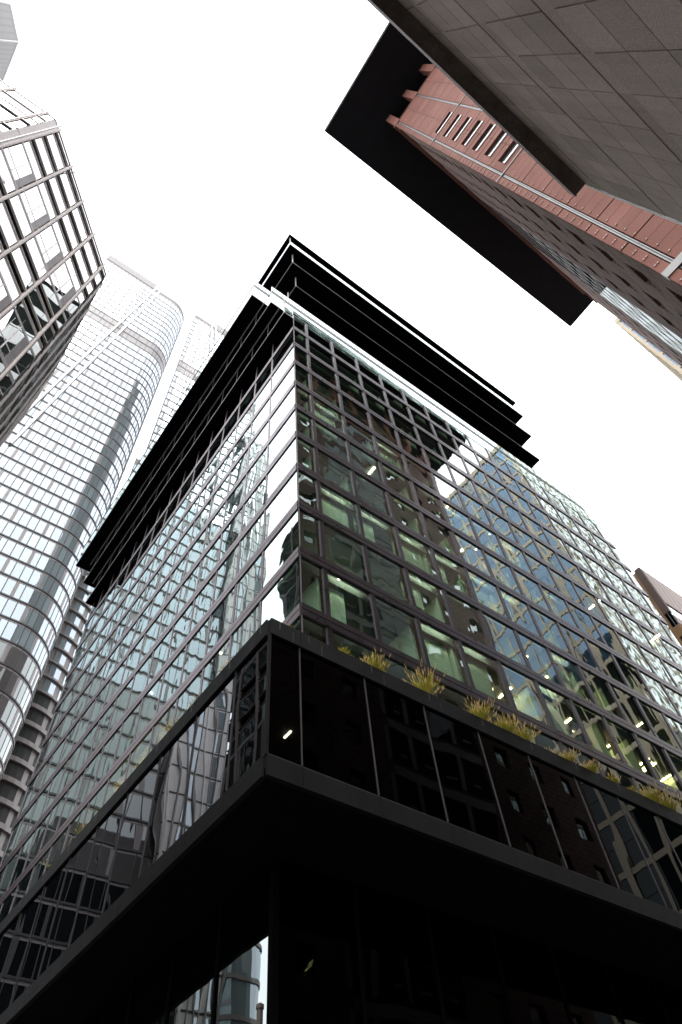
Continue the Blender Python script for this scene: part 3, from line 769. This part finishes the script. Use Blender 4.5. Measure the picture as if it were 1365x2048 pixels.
# brown north face with punched square windows and a glazed bay
nf = F((RX, RY, 0), (1, 0, 0), (0, 1, 0)); rp = []
mb = MB(); MW = 4.2; NB = 9; off = 0.45
zf = [3.0+4.15*k for k in range(25)]
for i in range(NB+1):
    a0 = 0.29 if i == 0 else off+MW*i-1.3; a1 = off+MW*i+1.3
    if i == NB: a1 = RXE-RX
    if 3 < i < 6: continue
    nf.box(mb, a0, a1, 0, RT, -0.45, 0.0, BRICK)
for z in zf:
    for i in range(NB):
        a0, a1 = off+MW*i+1.3, off+MW*(i+1)-1.3
        if 3 <= i < 6: continue
        nf.box(mb, a0, a1, z+1.9, min(z+4.15, RT), -0.45, 0.0, BRICK)
        if z < RT-4: rp.append((nf.pane(a0, a1, z, z+1.9, -0.30), G_RED))
nf.box(mb, 0, RXE-RX, RT-0.001, RT+0.6, -0.6, 0.25, PINK)
nf.box(mb, 0, RXE-RX, RT-5.0, RT-4.4, -0.1, 0.15, PINK)
mb.build('granite_block_wall', red)
mb = MB(); a0, a1 = off+MW*3+1.3, off+MW*6-1.3
for z in zf:
    nf.box(mb, a0, a1, z+2.9, z+3.7, -0.45, 0.004, BRICK if z > 78 else CONC)
    nf.box(mb, a0, a1, z-0.4, z-0.2, -0.45, 0.004, SLOT)
    n = 4
    for k in range(n):
        rp.append((nf.pane(a0+(a1-a0)*k/n+0.06, a0+(a1-a0)*(k+1)/n-0.06, z-0.1, z+2.8, 0.0), G_BAY))
        nf.box(mb, a0+(a1-a0)*k/n-0.06, a0+(a1-a0)*k/n+0.06, z-0.1, z+2.8, -0.2, 0.002, SLOT)
        if z < 78: nf.box(mb, a0+(a1-a0)*(k+0.5)/n-0.42, a0+(a1-a0)*(k+0.5)/n+0.42, z+0.55, z+0.75, -0.1, 0.003, CONC); nf.box(mb, a0+(a1-a0)*k/n-0.45, a0+(a1-a0)*k/n-0.062, z-0.1, z+2.9, -0.2, 0.003, CONC)
mb.build('glazed_bay', red)
windows(red, rp)

# ------------------------------------------------------------------ grey stone building behind the camera
stone = thing('stone_building', 'grey granite clad wall with a dark overhanging ledge, at the top right', 'building', (-5, -8, 0))
SY, SXE, SZT = -3.07, 9.55, 24.75
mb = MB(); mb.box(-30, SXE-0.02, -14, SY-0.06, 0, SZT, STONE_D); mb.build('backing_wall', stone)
mb = MB(); px = 0.952; ox = 0.957*3.07
zb = []
zz = 1.6+(5.743-1.6)*3.07
for k in range(-4, 5):
    b0 = zz+4.33*k; u_ = 0.61; pnl = (4.33-u_)/3
    zb.append((b0, b0+u_, True))
    for q in range(3): zb.append((b0+u_+pnl*q, b0+u_+pnl*(q+1), False))
g = 0.016
for z0, z1, nar in zb:
    z0, z1 = max(z0, 0.0), min(z1, SZT-0.003)
    if z1-z0 < 0.05: continue
    k0 = int((-30-ox)//px)
    if nar:
        for k in range(k0, 8):
            a0, a1 = ox+px*k, ox+px*(k+1)
            if a1 > SXE: a1 = SXE
            if a0 < a1-0.02: mb.box(a0, a1-0.0006, SY-0.05, SY-0.012, z0+g, z1-g, STONE)
    else:
        for k in range(k0, 8):
            a0, a1 = ox+px*k, min(ox+px*(k+1), SXE)
            if a0 < a1-0.05: mb.box(a0+g, a1-g, SY-0.05, SY, z0+g, z1-g, STONE)
mb.build('granite_panels', stone)
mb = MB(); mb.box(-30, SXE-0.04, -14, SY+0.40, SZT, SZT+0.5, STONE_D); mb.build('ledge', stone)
mb = MB(); mb.box(-30, SXE-0.02, SY+0.40, SY+0.45, SZT-0.03, SZT+0.55, BROWN); mb.build('ledge_edge', stone)
mb = MB(); mb.box(SXE-0.005, SXE+0.13, SY-0.3, SY+0.012, 0, SZT-0.01, WHITE); mb.build('edge_trim', stone)

# ------------------------------------------------------------------ cream and blue office block down the street
cream = thing('cream_office_block', 'cream framed office block with blue windows, behind the red granite tower on the right', 'office building', (105, -30, 0))
CX, CYN, CZT = 95.3, -4.3, 161.0
mb = MB(); mb.box(CX+0.3, CX+30, -70, CYN-0.02, 0, CZT-0.3, BACK); mb.build('inner_wall', cream)
cf = F((CX, CYN, 0), (0, -1, 0), (-1, 0, 0)); cpn = []
mb = MB(); 
for k in range(17):
    a = 0 if k == 0 else 0.55+3.9*k-0.35
    cf.box(mb, a, a+(0.75 if k == 0 else 0.7), 0, CZT, -0.3, 0.12, CREAM)
for k in range(21):
    z = k*7.9+3.0; cf.box(mb, 0, 66, z-0.45, z+0.45, -0.3, 0.06, CREAM)
cf.box(mb, 0, 66, CZT-1.6, CZT, -0.3, 0.2, CREAM)
mb.build('stone_frame', cream)
for k in range(16):
    for q in range(20):
        a = 0.55+3.9*k+(0.36 if k else 0.21); z = q*7.9+3.45
        for h in (0, 1): cpn.append((cf.pane(a, 0.55+3.9*(k+1)-0.36, z+h*3.5, z+h*3.5+3.4, -0.1), G_BLUE if z > 80 else G_DARK))  # lower panes coloured dark in place of mirrored dark buildings
cn = F((CX, CYN, 0), (1, 0, 0), (0, 1, 0)); mb = MB()
for k in range(13): cn.box(mb, 0.4+2.4*k-0.16, 0.4+2.4*k+0.16, 0, CZT, -0.02, 0.12, CREAM)
for k in range(41): cn.box(mb, 0.2, 29.5, 3.95*k+2.4, 3.95*k+3.0, -0.02, 0.07, CREAM)
mb.build('side_frame', cream)
for k in range(12):
    for q in range(40): cpn.append((cn.pane(0.57+2.4*k, 2.63+2.4*k, 3.95*q+3.02, 3.95*q+6.33, 0.01), G_PALE if q > 15 else G_BAY))  # upper panes coloured pale in place of mirrored sky
windows(cream, cpn)

# ------------------------------------------------------------------ brown sandstone block at the right edge
bro = thing('sandstone_block', 'brown sandstone building with pink ribbed face at the right edge, beyond the office tower', 'building', (90, 28, 0))
BX, BYs, BZ = 72.0, 19.25, 71.7
mb = MB(); mb.box(BX+0.3, 118, BYs+0.3, 45, 0, BZ-0.2, ORANGE); mb.build('wall', bro)
mb = MB(); mb.box(BX, BX+0.3, BYs+0.9, 45, 0, BZ-0.4, ORANGE); mb.build('gable_wall', bro)
mb = MB(); mb.box(BX-0.02, BX+0.6, BYs, BYs+0.9, BZ-9, BZ, BROWN); mb.build('corner_pier', bro)
for k in range(14):
    z = BZ-9-4.1*(k+1)
    mb = MB(); mb.box(BX-0.02, BX+0.4, BYs, BYs+0.9, z, z+1.7, ORANGE); mb.build('corner_block', bro)
    mb = MB(); mb.box(BX+0.1, BX+0.4, BYs+0.05, BYs+0.85, z+1.7, z+4.1, G_DARK); w1 = mb.build('window', bro)
    mb = MB(); mb.box(BX+0.05, BX+0.1, BYs+0.4, BYs+0.46, z+1.7, z+4.1, GREYFR); mb.build('frame', w1)
pr = striped('pink_ribs', (0.44, 0.31, 0.27), (0.33, 0.22, 0.19), 1.5, 0.4, axis=0)
mb = MB(); mb.box(BX+0.4, 118, BYs, BYs+0.3, BZ-7.0, BZ, pr); 
for k in range(16):
    z = BZ-7-4.1*(k+1); mb.box(BX+0.4, 118, BYs, BYs+0.3, z, z+1.6, pr)
mb.build('ribbed_face', bro)
sb = []
bf = F((BX+0.4, BYs, 0), (1, 0, 0), (0, -1, 0))
for k in range(16):
    z = BZ-7-4.1*(k+1)
    for i in range(18): sb.append((bf.pane(i*2.5+0.1, i*2.5+2.4, z+1.6, z+4.1, -0.12), G_PALE))
windows(bro, sb)

# ------------------------------------------------------------------ street mast with a cable
dm = Vector((0.53, 0.85, 0.36)); MXY = (5.95, 9.55); MZ = 1.6+0.358*11.25
MASTM = solid('mast_paint', (0.085, 0.068, 0.06), rough=0.5)
mast = thing('street_mast', 'brown metal mast with cap and cable in front of the lobby glass, bottom centre', 'mast', (MXY[0], MXY[1], 0))
mb = MB(); mb.tube((*MXY, 0.0), (*MXY, MZ), 0.055, 0.045, MASTM, 14); mb.build('pole', mast)
mb = MB(); mb.tube((*MXY, MZ), (*MXY, MZ+0.05), 0.058, 0.058, MASTM, 14); mb.tube((*MXY, MZ+0.05), (*MXY, MZ+0.07), 0.05, 0.03, MASTM, 14); mb.build('cap', mast)
mb = MB(); mb.tube((*MXY, MZ-0.22), (MXY[0]-2.2, MXY[1]+0.9, MZ-0.85), 0.008, 0.008, ALU_L, 6); mb.build('cable', mast)

# ------------------------------------------------------------------ ribbed annex, mirrored in the podium glass
annex = thing('ribbed_annex', 'white ribbed block with dark floor lines, mirrored in the podium side glass', 'building', (-24, 80, 0))
mb = MB(); mb.box(-22.2, -15.0, 76.0, 77.42, 0, 165, WHITE); mb.build('wall', annex)
mb = MB(); rb = [(-22.7+2.9*math.cos(a*math.pi/12), 77.6+2.6*math.sin(a*math.pi/12)) for a in range(24)]
for z in range(0, 54, 4): mb.prism(rb, z-0.25 if z else 0, z+0.25, CTFR)
mb.build('round_bay_bands', annex)
mb = MB(); rb = [(-22.7+2.75*math.cos(a*math.pi/12), 77.6+2.45*math.sin(a*math.pi/12)) for a in range(24)]; mb.prism(rb, 0, 54, G_CT); mb.build('round_bay_glass', annex)
af = F((-22.2, 76.0, 0), (1, 0, 0), (0, -1, 0)); ae = F((-15.0, 76.0, 0), (0, 1, 0), (1, 0, 0))
mb = MB(); gl = MB(); rr = random.Random(21)
for ff, ln in ((af, 7.2), (ae, 1.4)):
    for k in range(int(ln/0.8)+1): ff.box(mb, k*0.8-0.05, k*0.8+0.05, 0, 165, 0, 0.2, WHITE if k % 3 == 0 else CONC)
    for z in range(4, 165, 4): ff.box(mb, 0, ln, z-0.10, z+0.10, 0, 0.06, DARKLINE)
    for k in range(int(ln/0.8)):
        for z in range(4, 161, 4):
            if (k*7+3) % 5 < 2: gl.quad(ff.pane(k*0.8+0.07, k*0.8+0.73, z+0.3, z+3.6, 0.03), G_CT)
mb.build('rib_lattice', annex); gl.build('glazing', annex)
